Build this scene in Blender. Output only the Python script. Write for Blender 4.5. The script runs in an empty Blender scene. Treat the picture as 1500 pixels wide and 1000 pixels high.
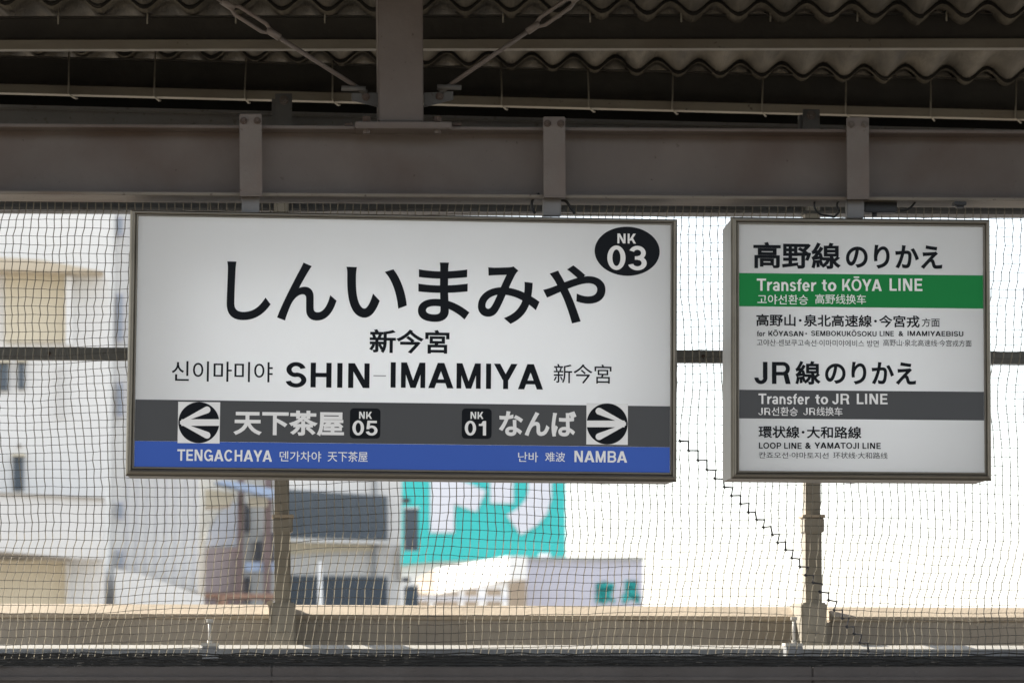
import bpy, bmesh, math, random
from mathutils import Vector, Matrix, noise
random.seed(7)
S = bpy.context.scene
COL = S.collection
R = math.radians

# ------------------------------------------------------------------ camera
F = 4792.0                                   # focal length in photo pixels (1500 wide)
EYE = Vector((0, 0, 1.9))                    # eye height above the far platform
PITCH, ROLL = math.atan(440 / F), 0.006
cam_d = bpy.data.cameras.new('camera'); cam = bpy.data.objects.new('camera', cam_d); COL.objects.link(cam)
cam_d.sensor_width = 36; cam_d.lens = 36 * F / 1500; cam_d.clip_end = 3000; cam_d.clip_start = 0.1
CM = Matrix.Rotation(math.pi / 2 + PITCH, 3, 'X') @ Matrix.Rotation(ROLL, 3, 'Z')
cam.matrix_world = Matrix.Translation(EYE) @ CM.to_4x4()
cam_d.dof.use_dof = True; cam_d.dof.focus_distance = 12.0; cam_d.dof.aperture_fstop = 5.0
S.camera = cam

# ------------------------------------------------------------------ sky, sun, exposure
SUN_AZ, SUN_EL = R(-50), R(30)               # azimuth from +Y towards +X: behind the fence, to the left
W = bpy.data.worlds.new('World'); S.world = W; W.use_nodes = True
wn = W.node_tree; wn.nodes.clear()
sky = wn.nodes.new('ShaderNodeTexSky'); sky.sky_type = 'NISHITA'; sky.sun_disc = False
sky.sun_elevation = SUN_EL; sky.sun_rotation = SUN_AZ; sky.dust_density = 0.3; sky.air_density = 1.0; sky.ozone_density = 1.0
bg = wn.nodes.new('ShaderNodeBackground'); bg.inputs[1].default_value = 0.12
wo = wn.nodes.new('ShaderNodeOutputWorld')
veil = wn.nodes.new('ShaderNodeMixRGB'); veil.inputs[0].default_value = 0.85; veil.inputs[2].default_value = (2.2, 2.27, 2.38, 1)   # thin even cloud veil
wn.links.new(sky.outputs[0], veil.inputs[1]); wn.links.new(veil.outputs[0], bg.inputs[0]); wn.links.new(bg.outputs[0], wo.inputs[0])
sl = bpy.data.lights.new('sun', 'SUN'); sun = bpy.data.objects.new('sun', sl); COL.objects.link(sun)
sl.energy = 2.4; sl.angle = R(0.5); sl.color = (1.0, 0.93, 0.82)
SDIR = Vector((math.sin(SUN_AZ) * math.cos(SUN_EL), math.cos(SUN_AZ) * math.cos(SUN_EL), math.sin(SUN_EL)))
sun.rotation_euler = SDIR.to_track_quat('Z', 'Y').to_euler(); sun.location = (-20, 20, 20)
S.view_settings.view_transform = 'Standard'; S.view_settings.look = 'None'
S.view_settings.exposure = 2.32
S.view_settings.use_white_balance = True; S.view_settings.white_balance_temperature = 6600; S.view_settings.white_balance_tint = 10; S.view_settings.gamma = 1.0
S.render.engine = 'CYCLES'
S.cycles.use_denoising = True
S.cycles.max_bounces = 6; S.cycles.diffuse_bounces = 4; S.cycles.sample_clamp_indirect = 4.0

# ------------------------------------------------------------------ geometry helpers
def ray(px, py):
    return CM @ Vector(((px - 750) / F, (500 - py) / F, -1))
def P(px, py, d, s=0.0):
    """point seen at (px, py) of the photo on the vertical plane y = d + s*x"""
    r = ray(px, py); return EYE + r * (d / (r.y - s * r.x))

class MB:
    def __init__(self): self.v = []; self.f = []
    def add(self, vs, fs):
        n = len(self.v); self.v += [Vector(a) for a in vs]; self.f += [[i + n for i in f] for f in fs]; return self
    def loft(self, a, b):                    # two equal polygons -> closed prism
        n = len(a); fs = [[i, (i + 1) % n, n + (i + 1) % n, n + i] for i in range(n)]
        return self.add(list(a) + list(b), fs + [list(range(n))[::-1], list(range(n, 2 * n))])
    def box(self, x0, x1, y0, y1, z0, z1):
        return self.loft([(x0, y0, z0), (x1, y0, z0), (x1, y0, z1), (x0, y0, z1)], [(x0, y1, z0), (x1, y1, z0), (x1, y1, z1), (x0, y1, z1)])
    def tube(self, pts, r, n=6, cap=True, r2=None):
        pts = [Vector(p) for p in pts]; base = len(self.v); m = len(pts)
        for i, p in enumerate(pts):
            t = (pts[min(i + 1, m - 1)] - pts[max(i - 1, 0)]).normalized()
            a = t.cross(Vector((0.13, 0.21, 1)) if abs(t.z) < .9 else Vector((1, .1, .1))).normalized(); b = t.cross(a)
            rr = r if r2 is None else r + (r2 - r) * i / (m - 1)
            for k in range(n):
                an = 2 * math.pi * k / n; self.v.append(p + a * math.cos(an) * rr + b * math.sin(an) * rr)
        for i in range(m - 1):
            for k in range(n):
                self.f.append([base + i * n + k, base + i * n + (k + 1) % n, base + (i + 1) * n + (k + 1) % n, base + (i + 1) * n + k])
        if cap:
            self.f.append([base + k for k in range(n)][::-1]); self.f.append([base + (m - 1) * n + k for k in range(n)])
        return self
    def bolt(self, c, axis, r=.011, h=.01, n=6):       # hex head with a washer
        c = Vector(c); axis = Vector(axis).normalized()
        self.tube([c, c + axis * .003], r * 1.3, 14)
        self.tube([c + axis * .003, c + axis * (.003 + h)], r, n)
        return self.tube([c + axis * (.003 + h), c + axis * (.003 + h * 1.8)], r * .5, 8)

def make(name, mb, m, parent=None, origin=None, bevel=0.0, smooth=False):
    """one mesh object; vertices are given in world coordinates"""
    if parent is not None: o0 = parent.get('_w'); o0 = Vector(o0)
    elif origin is not None: o0 = Vector(origin)
    else:
        xs = [v.x for v in mb.v]; ys = [v.y for v in mb.v]; zs = [v.z for v in mb.v]
        o0 = Vector(((min(xs) + max(xs)) / 2, (min(ys) + max(ys)) / 2, min(zs)))
    me = bpy.data.meshes.new(name); me.from_pydata([v - o0 for v in mb.v], [], mb.f); me.validate()
    bm = bmesh.new(); bm.from_mesh(me); bmesh.ops.recalc_face_normals(bm, faces=bm.faces)
    if bevel > 0:
        es = [e for e in bm.edges if len(e.link_faces) == 2 and e.calc_face_angle(0) > .5]
        bmesh.ops.bevel(bm, geom=es, offset=bevel, segments=2, affect='EDGES', clamp_overlap=True)
    bm.to_mesh(me); bm.free()
    if smooth:
        for p in me.polygons: p.use_smooth = True
    me.materials.append(m)
    o = bpy.data.objects.new(name, me); COL.objects.link(o)
    if parent is not None: o.parent = parent
    else: o.location = o0
    o['_w'] = tuple(o0)
    return o
def tag(o, label, cat, group=None, kind=None):
    if label: o['label'] = label
    if cat: o['category'] = cat
    if group: o['group'] = group
    if kind: o['kind'] = kind
    return o
def thing(name, loc, label, cat, group=None):
    o = bpy.data.objects.new(name, None); COL.objects.link(o); o.location = loc; o['_w'] = tuple(loc); o.empty_display_size = .1
    return tag(o, label, cat, group)
def struct(o): o['kind'] = 'structure'; return o

TS = 0.0
def pxprism(poly, d, th, s=None):
    s = TS if s is None else s
    """outline measured in the photo, stood at its own distance d and given real thickness th"""
    mb = MB(); a = [P(x, y, d, s) for x, y in poly]; n = Vector((-s, 1, 0)).normalized() * th
    return mb.loft(a, [p + n for p in a])
def pxbox(x0, y0, x1, y1, d, th, s=None): return pxprism([(x0, y1), (x1, y1), (x1, y0), (x0, y0)], d, th, s)

class Line:
    """a long straight member through photo points (0,yl) at depth dl and (1500,yr) at depth dr"""
    def __init__(self, yl, yr, dl, dr, x0=-520, x1=2020):
        a, b = P(0, yl, dl), P(1500, yr, dr)
        self.a = a + (b - a) * (x0 / 1500); self.b = a + (b - a) * (x1 / 1500)
        self.e = (self.b - self.a).normalized(); self.n = Vector((-self.e.y, self.e.x, 0)).normalized()
        self.z = self.n.cross(self.e) * -1
        if self.z.z < 0: self.z = -self.z
    def prism(self, prof, mb=None, t0=0, t1=1):
        mb = mb or MB(); A = self.a + (self.b - self.a) * t0; B = self.a + (self.b - self.a) * t1
        return mb.loft([A + self.n * p + self.z * q for p, q in prof], [B + self.n * p + self.z * q for p, q in prof])
    def tx(self, px):                                  # parameter where the line passes column px
        lo, hi = 0.0, 1.0
        for _ in range(40):
            m = (lo + hi) / 2; p = CM.transposed() @ (self.a + (self.b - self.a) * m - EYE)
            if p.x / -p.z * F + 750 < px: lo = m
            else: hi = m
        return lo
    def at(self, px): return self.a + (self.b - self.a) * self.tx(px)

# ------------------------------------------------------------------ materials
def mat(name, col, rough=.6, metal=0.0, var=.15, scale=6.0, bump=.0, bscale=60., stain=None, stain_amt=.0, stain_scale=3., stretch=(1, 1, 1), spec=.5, grime=None, grime_thr=.62, emis=0.0, trans=0.0):
    m = bpy.data.materials.new(name); m.use_nodes = True; nt = m.node_tree; N = nt.nodes; L = nt.links
    b = N['Principled BSDF']; b.inputs['Roughness'].default_value = rough; b.inputs['Metallic'].default_value = metal
    b.inputs['Specular IOR Level'].default_value = spec
    tc = N.new('ShaderNodeTexCoord'); mp = N.new('ShaderNodeMapping'); mp.inputs['Scale'].default_value = stretch
    L.new(tc.outputs['Object'], mp.inputs[0])
    nz = N.new('ShaderNodeTexNoise'); nz.inputs['Scale'].default_value = scale; nz.inputs['Detail'].default_value = 7; nz.inputs['Roughness'].default_value = .62
    L.new(mp.outputs[0], nz.inputs['Vector'])
    cr = N.new('ShaderNodeValToRGB'); cr.color_ramp.elements[0].position = .3; cr.color_ramp.elements[1].position = .7
    cr.color_ramp.elements[0].color = (*[c * (1 - var) for c in col], 1); cr.color_ramp.elements[1].color = (*[min(1, c * (1 + var)) for c in col], 1)
    L.new(nz.outputs['Fac'], cr.inputs[0]); out = cr.outputs[0]
    if stain:
        n2 = N.new('ShaderNodeTexNoise'); n2.inputs['Scale'].default_value = stain_scale; n2.inputs['Detail'].default_value = 5; n2.inputs['Distortion'].default_value = .4
        L.new(mp.outputs[0], n2.inputs['Vector'])
        r2 = N.new('ShaderNodeValToRGB'); r2.color_ramp.elements[0].position = .45; r2.color_ramp.elements[1].position = .7
        r2.color_ramp.elements[0].color = (0, 0, 0, 1); r2.color_ramp.elements[1].color = (stain_amt,) * 3 + (1,)
        L.new(n2.outputs['Fac'], r2.inputs[0])
        mx = N.new('ShaderNodeMixRGB'); L.new(r2.outputs[0], mx.inputs[0]); L.new(out, mx.inputs[1]); mx.inputs[2].default_value = (*stain, 1); out = mx.outputs[0]
    if grime:                                          # small specks and chips
        n3 = N.new('ShaderNodeTexNoise'); n3.inputs['Scale'].default_value = 38; n3.inputs['Detail'].default_value = 4
        L.new(tc.outputs['Object'], n3.inputs['Vector'])
        r3 = N.new('ShaderNodeValToRGB'); r3.color_ramp.elements[0].position = grime_thr; r3.color_ramp.elements[1].position = grime_thr + .06
        r3.color_ramp.elements[0].color = (0, 0, 0, 1); r3.color_ramp.elements[1].color = (.8, .8, .8, 1)
        L.new(n3.outputs['Fac'], r3.inputs[0])
        mx = N.new('ShaderNodeMixRGB'); L.new(r3.outputs[0], mx.inputs[0]); L.new(out, mx.inputs[1]); mx.inputs[2].default_value = (*grime, 1); out = mx.outputs[0]
    L.new(out, b.inputs['Base Color'])
    if bump:
        nb = N.new('ShaderNodeTexNoise'); nb.inputs['Scale'].default_value = bscale; nb.inputs['Detail'].default_value = 6
        L.new(mp.outputs[0], nb.inputs['Vector'])
        bp = N.new('ShaderNodeBump'); bp.inputs['Strength'].default_value = bump; bp.inputs['Distance'].default_value = .01
        L.new(nb.outputs['Fac'], bp.inputs['Height']); L.new(bp.outputs[0], b.inputs['Normal'])
    if emis:
        b.inputs['Emission Color'].default_value = (*col, 1); b.inputs['Emission Strength'].default_value = emis
    if trans:
        tr = N.new('ShaderNodeBsdfTranslucent'); tr.inputs[0].default_value = (.93, .95, .95, 1)
        ms = N.new('ShaderNodeMixShader'); ms.inputs[0].default_value = trans
        L.new(b.outputs[0], ms.inputs[1]); L.new(tr.outputs[0], ms.inputs[2]); L.new(ms.outputs[0], N['Material Output'].inputs[0])
    return m

M = {}
RUST = (.06, .03, .018)
M['beam'] = mat('painted_steel', (.128, .106, .092), .55, 0, .12, 3, .15, 40, (.085, .055, .04), .75, 1.9, grime=(.05, .03, .02), grime_thr=.70)
M['beam_back'] = mat('painted_steel_grey', (.085, .082, .076), .6, 0, .15, 4, .15, 40, (.09, .075, .06), .6, 2, grime=(.05, .04, .03))
M['strap'] = mat('strap_paint', (.145, .122, .105), .5, 0, .1, 7, .2, 60, (.13, .08, .06), .5, 5, grime=(.05, .03, .025), grime_thr=.68)
M['stub'] = mat('galvanised_stub', (.20, .193, .187), .5, .2, .12, 9, .1, 50)
M['bolt'] = mat('rusty_bolt', (.10, .075, .062), .7, .3, .35, 60, .4, 120, RUST, .9, 30)
M['bolt_clean'] = mat('painted_bolt', (.12, .10, .085), .6, .1, .25, 50, .3, 120, RUST, .6, 30)
M['purlin'] = mat('shaded_purlin', (.038, .034, .027), .65, 0, .3, 4, .2, 40, (.03, .025, .02), .6, 2)  # same steel as the lip, coloured dark where less light reaches
M['purlin_lip_lit'] = mat('purlin_flange_lit', (.20, .18, .14), .6, 0, .14, 6, .15, 60, (.14, .11, .08), .55, 5, stretch=(.5, 1, 1), grime=(.06, .05, .04), grime_thr=.68)  # floor bounce light put into the colour of the lower flange
M['flange'] = mat('weathered_flange_lit', (.20, .175, .14), .6, 0, .16, 8, .2, 50, (.11, .07, .045), .8, 3.2, stretch=(.45, 1, 1), grime=(.05, .035, .025), grime_thr=.66)  # base paler than the beam for light bounced from below, plus weather stains
M['roof'] = mat('corrugated_cement', (.10, .087, .066), .9, 0, .3, 7, .5, 60, (.035, .03, .022), .85, 3, stretch=(2.5, .5, 1))
M['roof_shade'] = mat('roof_gap_shade', (.007, .007, .006), .95, 0, .3, 5, spec=.1)  # near-black colour stands in for the unlit depth under the roof
M['roof_edge'] = mat('shaded_sheet_edge', (.016, .014, .011), .95, 0, .3, 20)  # shade between overlapping sheets, painted onto their end faces
M['wire'] = mat('zinc_wire', (.22, .20, .16), .5, .5, .2, 30)
M['alu'] = mat('anodised_frame', (.20, .18, .145), .38, .75, .08, 5, .03, 60, (.13, .115, .09), .4, 6, stretch=(.4, 1, 1))
M['housing'] = mat('housing_steel', (.27, .26, .24), .45, .3, .1, 5, .05, 40, (.25, .22, .18), .5, 3)
M['panel'] = mat('acrylic_panel', (.78, .78, .76), .14, 0, .03, 1.2, spec=.5, trans=.45)
M['black'] = mat('black_print', (.005, .007, .010), .45, 0, .05, spec=.15)
M['grey'] = mat('grey_print', (.050, .052, .054), .4, 0, .04, 2, spec=.2, emis=.08)
M['blue'] = mat('blue_print', (.022, .055, .22), .4, 0, .04, 2, spec=.2, emis=.16)
M['green'] = mat('green_print', (.002, .115, .026), .4, 0, .04, 2, spec=.2, emis=.12)
M['white'] = mat('white_print', (.62, .62, .61), .4, 0, .01, 2, spec=.2, emis=.055)
M['midgrey'] = mat('thin_grey_print', (.25, .25, .25), .3, 0, .04, 2)
M['tube'] = mat('fluorescent_tube', (.95, .97, 1.0), .4, 0, 0, 1, emis=.78)
M['inner'] = mat('housing_inner_white', (.6, .6, .6), .6, 0, .01, 2)
M['post'] = mat('post_paint', (.32, .295, .245), .6, 0, .12, 4, .15, 40, (.21, .18, .135), .5, 3, grime=(.07, .05, .03), grime_thr=.70)
M['parapet'] = mat('concrete_parapet', (.43, .385, .325), .85, 0, .12, 3, .35, 50, (.28, .235, .18), .6, 1.5, stretch=(1, 1, .5), grime=(.12, .09, .07), grime_thr=.68)
M['coping'] = mat('concrete_coping', (.52, .44, .34), .85, 0, .10, 6, .3, 60, (.36, .30, .22), .5, 4)
M['rail'] = mat('rail_grey', (.30, .31, .32), .5, .1, .1, 6, .1, 40, (.18, .17, .16), .5, 4)
M['midrail'] = mat('rail_dark', (.135, .14, .135), .5, .1, .12, 6, .1, 40)
M['lower'] = mat('dark_channel', (.045, .045, .043), .8, 0, .4, 12, .3, 60)
M['fascia'] = mat('brown_fascia', (.085, .076, .072), .6, 0, .15, 5, .15, 40, (.06, .05, .045), .5, 3)
M['net'] = mat('net_cord', (.045, .042, .035), .5, 0, .2, 30, spec=.8)
M['net_up'] = mat('net_cord_upright', (.035, .033, .028), .5, 0, .2, 30, spec=.8, trans=.42)
for n_ in M['net_up'].node_tree.nodes:
    if n_.type == 'BSDF_TRANSLUCENT': n_.inputs[0].default_value = (.36, .325, .25, 1)
M['seam'] = mat('net_lacing', (.05, .05, .055), .9, 0, .2, 30)
M['hem'] = mat('net_hem', (.022, .022, .021), .95, 0, .4, 30)
M['cable'] = mat('black_cable', (.012, .012, .012), .45, 0, .1)
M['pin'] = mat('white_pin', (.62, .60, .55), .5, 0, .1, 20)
M['ground'] = mat('town_ground', (.30, .28, .26), .9, 0, .2, .02)
M['ballast'] = mat('ballast', (.27, .235, .195), .95, 0, .35, 22, .8, 30, (.16, .12, .09), .6, 1.0)
M['slab'] = mat('platform_slab', (.30, .285, .26), .85, 0, .12, 2, .2, 30, (.2, .19, .17), .5, .7)
M['walkway'] = mat('walkway_concrete', (.50, .45, .37), .85, 0, .15, 3, .2, 40)

# ------------------------------------------------------------------ ground, trackbed, far platform
struct(make('ground', MB().box(-900, 900, -400, 1200, -9.6, -9.0), M['ground']))
struct(make('railway_viaduct', MB().box(-40, 40, -14, 13.95, -8.99, -1.35), M['slab']))
struct(make('track_ballast', MB().box(-40, 40, -1.5, 9.3, -1.35, -1.0), M['ballast']))
struct(make('platform', MB().box(-40, 40, 9.3, 12.62, -1.346, -0.02), M['slab'], bevel=.02))
struct(make('camera_platform', MB().box(-40, 40, -6, -1.5, -1.346, -0.02), M['slab'], bevel=.02))
for yy in (2.2, 3.27, 6.0, 7.07):
    t = MB().box(-40, 40, yy - .035, yy + .035, -.86, -.82).box(-40, 40, yy - .01, yy + .01, -.99, -.86).box(-40, 40, yy - .06, yy + .06, -1.0, -.985)
    struct(make('railway_track_rail', t, M['bolt_clean']))

sb = thing('unseen_light_blocker', (0, -8, 0), 'unseen canopy and wall added behind the camera to cut front light', 'building')
make('blocker_slab', MB().box(-30, 30, -9, .6, 4.3, 4.55), M['beam_back'], sb)  # group added out of view to reduce ambient light and reflections
make('wall', MB().box(-30, 30, -9.6, -9.01, -1.3, 6.2), M['fascia'], sb)
for x_ in (-12, -4, 4, 12): make('pillar', MB().box(x_ - .12, x_ + .12, -4.2, -3.96, -.02, 4.29), M['beam_back'], sb)

# ------------------------------------------------------------------ canopy roof
SF = .075                                             # the fence and canopy run slightly away to the right
PITCHW, AMP = .186, .029
roof = thing('canopy_roof', (0, 13, 4.45), 'dark corrugated sheet roof over the platform, seen from below', 'roof')
zA = P(750, 24, 13.2).z
def zroof(y): return zA + AMP + .016 - .016 * (y - 13.2)
nw = 6
def yA(x): return 13.14 + .032 * x
def yB(x): return 14.23 + .135 * x
def sheet_mb(i, course):
    """one corrugated sheet; each course tucks under the end of the one before it (towards the rear)"""
    mb = MB(); x0 = -6.2 + i * nw * PITCHW; nx = nw * 12 + 4; dz = (i % 2) * .006 - course * .018; dy = random.uniform(-.012, .012)
    vs = []; m = 4
    for layer in (0, .015):
        for j in range(m):
            for k in range(nx + 1):
                x = x0 + k * PITCHW / 12
                f_ = (10.0, yA(x) - .002, yB(x) - .002)[course] + dy * .5; r_ = (yA(x) + .16, yB(x) + .16, 15.25 + .08 * x)[course]
                y = f_ + (r_ - f_) * j / (m - 1)
                vs.append((x, y, zroof(y) + dz + layer + AMP * math.cos(2 * math.pi * (x - .08) / PITCHW)))
    w = nx + 1; fs = []
    for k in range(nx):                                # front edge faces first: they get the near-black colour that paints in the shaded gap
        a = k; fs.append([a, a + 1, a + 1 + m * w, a + m * w])
    for l in (0, 1):
        for j in range(m - 1):
            for k in range(nx):
                a = l * m * w + j * w + k; fs.append([a, a + 1, a + w + 1, a + w])
    for k in range(nx):
        a = (m - 1) * w + k; fs.append([a, a + 1, a + 1 + m * w, a + m * w])
    for k in (0, nx):
        for j in range(m - 1):
            a = j * w + k; fs.append([a, a + w, a + w + m * w, a + m * w])
    return mb.add(vs, fs), nx
mb = MB(); zg = zroof(15.2)
a_, b_ = Vector((-6.2, 15.2 - .5, 0)), Vector((7.2, 15.2 + .58, 0))
mb.loft([a_ + Vector((0, p, q)) for p, q in ((.02, zg + .05), (.03, zg - .24), (.045, zg - .24), (.035, zg + .05))], [b_ + Vector((0, p, q)) for p, q in ((.02, zg + .05), (.03, zg - .24), (.045, zg - .24), (.035, zg + .05))])
make('shade_board', mb, M['roof_shade'], roof)  # board at the eave, coloured as deep shade
mb = MB(); a_, b_ = Vector((-6.2, yB(-6.2) + .22, 0)), Vector((7.2, yB(7.2) + .22, 0))
mb.loft([a_ + Vector((0, p, zA + q)) for p, q in ((0, -.02), (0, -.26), (.02, -.26), (.02, -.02))], [b_ + Vector((0, p, zA + q)) for p, q in ((0, -.02), (0, -.26), (.02, -.26), (.02, -.02))])
make('shade_board', mb, M['roof_shade'], roof)  # added board that blacks out the shaded gap behind the lower purlin
for i in range(12):
    for course in range(3):
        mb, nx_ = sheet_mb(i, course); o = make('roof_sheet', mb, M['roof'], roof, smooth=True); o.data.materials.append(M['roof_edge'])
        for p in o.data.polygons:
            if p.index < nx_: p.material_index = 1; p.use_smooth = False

# purlins: channel sections with hook bolts
def purlin(ytl, ytr, ybl, ybr, dl, dr, label, hooks, near):
    top = Line(ytl, ytr, dl, dr); bot = Line(ybl, ybr, dl, dr); h = (top.a - bot.a).length; hh = (top.b - bot.b).length
    root = thing('purlin', top.a.lerp(top.b, .5) - Vector((0, 0, h)), label, 'purlin', 'steel purlins under the roof')
    L_ = bot; H = (h + hh) / 2
    A = MB(); A.loft([L_.a + L_.n * p + Vector((0, 0, q * h)) for p, q in ((.0, .0), (.008, .0), (.008, 1), (0, 1))],
                     [L_.b + L_.n * p + Vector((0, 0, q * hh)) for p, q in ((.0, .0), (.008, .0), (.008, 1), (0, 1))])
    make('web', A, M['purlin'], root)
    make('flange', L_.prism([(-.045, -.026), (-.045, .012), (-.0405, .012), (-.0405, -.021), (.0075, -.021), (.0075, -.026)], L_.prism([(-.0403, -.002), (-.0403, .0), (-.001, .0), (-.001, -.002)]).add([], [])), M['purlin_lip_lit'], root)
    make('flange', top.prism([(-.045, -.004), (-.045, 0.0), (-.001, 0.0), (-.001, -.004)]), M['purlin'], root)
    for px in hooks:
        t = bot.tx(px); b = bot.a + (bot.b - bot.a) * t; tp = top.a + (top.b - top.a) * t; mb = MB()
        j = random.uniform(-.008, .008)
        if near: mb.tube([tp + Vector((j, -.052, .05)), tp + Vector((0, -.052, .0)), tp + Vector((0, -.05, -.035))], .004, 6)
        else:
            k = random.uniform(.6, 1.3)
            mb.tube([tp + Vector((j, -.055, .05)), b + Vector((0, -.055, .02)), b + Vector((0, -.052, -.022)), b + Vector((.008 * k, -.046, -.032)), b + Vector((.022 * k, -.02, -.040)), b + Vector((.026 * k, .0, -.036))], .0038, 6)
        make('hook_bolt', mb, M['wire'], root, smooth=True)
    return root
purlin(27, 22, 66, 64, 13.2, 13.35, 'upper steel purlin with lower flange coloured pale for bounced light, nearest the camera', [88, 218, 347, 477, 737, 864, 997, 1127, 1254, 1384], True)
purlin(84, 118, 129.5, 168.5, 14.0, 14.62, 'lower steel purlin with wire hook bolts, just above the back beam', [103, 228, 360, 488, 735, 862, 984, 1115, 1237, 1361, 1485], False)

# ------------------------------------------------------------------ back beam and its brackets
BD = (13.36, 13.62)
tb = Line(153, 190, *BD); bb = Line(307, 314, *BD)
mb = MB()
def two(prof, mb):                                    # profile with q in 0..1 between bottom and top lines, extra z allowed
    return mb.loft([bb.a + bb.n * p + (tb.a - bb.a) * q + Vector((0, 0, z)) for p, q, z in prof], [bb.b + bb.n * p + (tb.b - bb.b) * q + Vector((0, 0, z)) for p, q, z in prof])
root = thing('back_beam', bb.a.lerp(bb.b, .5), 'deep grey steel beam running behind the net above the posts', 'beam')
m_ = MB(); two([(.06, 0, .012), (.07, 0, .012), (.07, 1, -.012), (.06, 1, -.012)], m_); make('web', m_, M['beam_back'], root)
m_ = MB(); two([(0, 1, -.0119), (.13, 1, -.0119), (.13, 1, 0), (0, 1, 0)], m_); make('flange', m_, M['beam_back'], root)
m_ = MB(); two([(0, 0, 0), (.13, 0, 0), (.13, 0, .0119), (0, 0, .0119)], m_); make('flange', m_, M['beam_back'], root)
for x0, x1, yt, yb, bx, by, lab in ((403, 428, 137, 184, 416, 147, 'small bolted bracket plate on the back beam, left of the hanging column'), (1176, 1201, 160, 196, 1188, 169, 'small bolted bracket plate on the back beam, beside the right hanger')):
    r_ = thing('beam_bracket', P((x0 + x1) / 2, yb, 13.3, .06), lab, 'bracket', 'bracket plates on the back beam')
    make('plate', pxbox(x0, yt, x1, yb + 6, 13.3, .012, .06), M['beam_back'], r_, bevel=.002)
    make('rib', pxbox(x0 - 5, yt + 8, x0 + 1, yb + 4, 13.315, .05, .06), M['beam_back'], r_)
    make('bolt', MB().bolt(P(bx, by, 13.3, .06), (0, -1, 0), .015, .014), M['bolt_clean'], r_)

# ------------------------------------------------------------------ main beam
D0 = 12.03
tl = Line(181, 191, D0 - .14, D0 + .16); bl = Line(284.5, 294.5, D0 - .14, D0 + .16)
hL = (tl.a - bl.a).z; hR = (tl.b - bl.b).z
def span(prof, mb):
    return mb.loft([bl.a + bl.n * p + Vector((0, 0, hL * q + z)) for p, q, z in prof], [bl.b + bl.n * p + Vector((0, 0, hR * q + z)) for p, q, z in prof])
root = thing('main_beam', bl.a.lerp(bl.b, .5), 'long painted steel I-beam that carries both signs', 'beam')
make('web', span([(.10, 0, .012), (.11, 0, .012), (.11, 1, -.012), (.10, 1, -.012)], MB()), M['beam'], root)
make('flange', span([(0, 1, -.0119), (.2, 1, -.0119), (.2, 1, 0), (0, 1, 0)], MB()), M['beam'], root, bevel=.002)
make('flange', span([(0, 0, 0), (.2, 0, 0), (.2, 0, .0119), (0, 0, .0119)], MB()), M['flange'], root, bevel=.002)
BS = .085                                             # slope of the beam's plane
# hangers
for x0, x1, yt, ym, yb, sx0, sx1, kind, lab in (
        (350.5, 383.5, 167, 286, 312, 354, 380, 'bolt', 'left hanger strap over the beam, holding the station sign'),
        (795.5, 828, 171, 288, 316, 796, 822, 'bolt', 'middle hanger strap over the beam with rust-streaked bolts'),
        (1240, 1273, 172, 290.5, 319, 1241, 1266, 'bolt_clean', 'right hanger strap over the beam, holding the transfer sign')):
    dd = D0 - .012; r_ = thing('sign_hanger', P((sx0 + sx1) / 2, yb, dd, BS), lab, 'hanger', 'hanger straps over the beam')
    mb = pxprism([(x0 + .8, ym), (x1 + .8, ym), (x1, yt + 1), (x1 - 2, yt), (x0 + 2, yt), (x0, yt + 1)], dd - .010, .009, BS)
    make('strap', mb, M['strap'], r_, bevel=.0015)
    make('strap_foot', pxbox(x0 + 1, ym - 1.0, x1 + .5, ym + 1.2, dd - .014, .05, BS), M['strap'], r_)
    make('stub', pxbox(sx0, ym - 1, sx1, yb, dd + .035, .04, BS), M['stub'], r_, bevel=.002)
    for bx in (x0 + 6.5, x1 - 6.5):
        make('bolt', MB().bolt(P(bx, yt + 10, dd - .010, BS), (0, -1, 0), .0105, .010), M[kind], r_)
# hanging column
r_ = thing('hanging_column', P(588, 181, D0, BS), 'square steel column coming down from the roof onto the beam', 'column')
n = Vector((-BS, 1, 0)).normalized()
def pris(poly, d, th): return pxprism(poly, d, th, BS)
make('shaft', pris([(555, 178), (620.5, 178), (618.6, -150), (552, -150)], D0 - .005, .16), M['beam'], r_, bevel=.004)
make('base_plate', pris([(520, 188), (662, 188.5), (662, 178.5), (520, 178)], D0 - .035, .22), M['beam'], r_, bevel=.003)
for bx in (537, 641):
    make('bolt', MB().tube([P(bx, 178.5, D0 - .0, BS), P(bx, 171, D0 - .0, BS)], .016, 6), M['bolt'], r_)
    make('bolt', MB().tube([P(bx, 188, D0 - .0, BS), P(bx, 196, D0 - .0, BS)], .014, 6), M['bolt_clean'], r_)
for px_, lab in ((511, None), (670, None)):
    make('clip', pxbox(px_ - 6, 180, px_ + 6, 184, D0 + .02, .03, BS), M['bolt'], r_)
make('gusset', pris([(515, 147), (515, 136), (554.5, 136), (554.5, 157)], D0 + .06, .01), M['beam_back'], r_, bevel=.0015)
make('gusset', pris([(621, 157), (621, 136), (664, 133.5), (664, 146), (652, 149)], D0 + .06, .01), M['beam_back'], r_, bevel=.0015)
for bx, by in ((536, 142), (644, 141)):
    make('bolt', MB().bolt(P(bx, by, D0 + .06, BS), (0, -1, 0), .012, .01), M['bolt'], r_)

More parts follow.
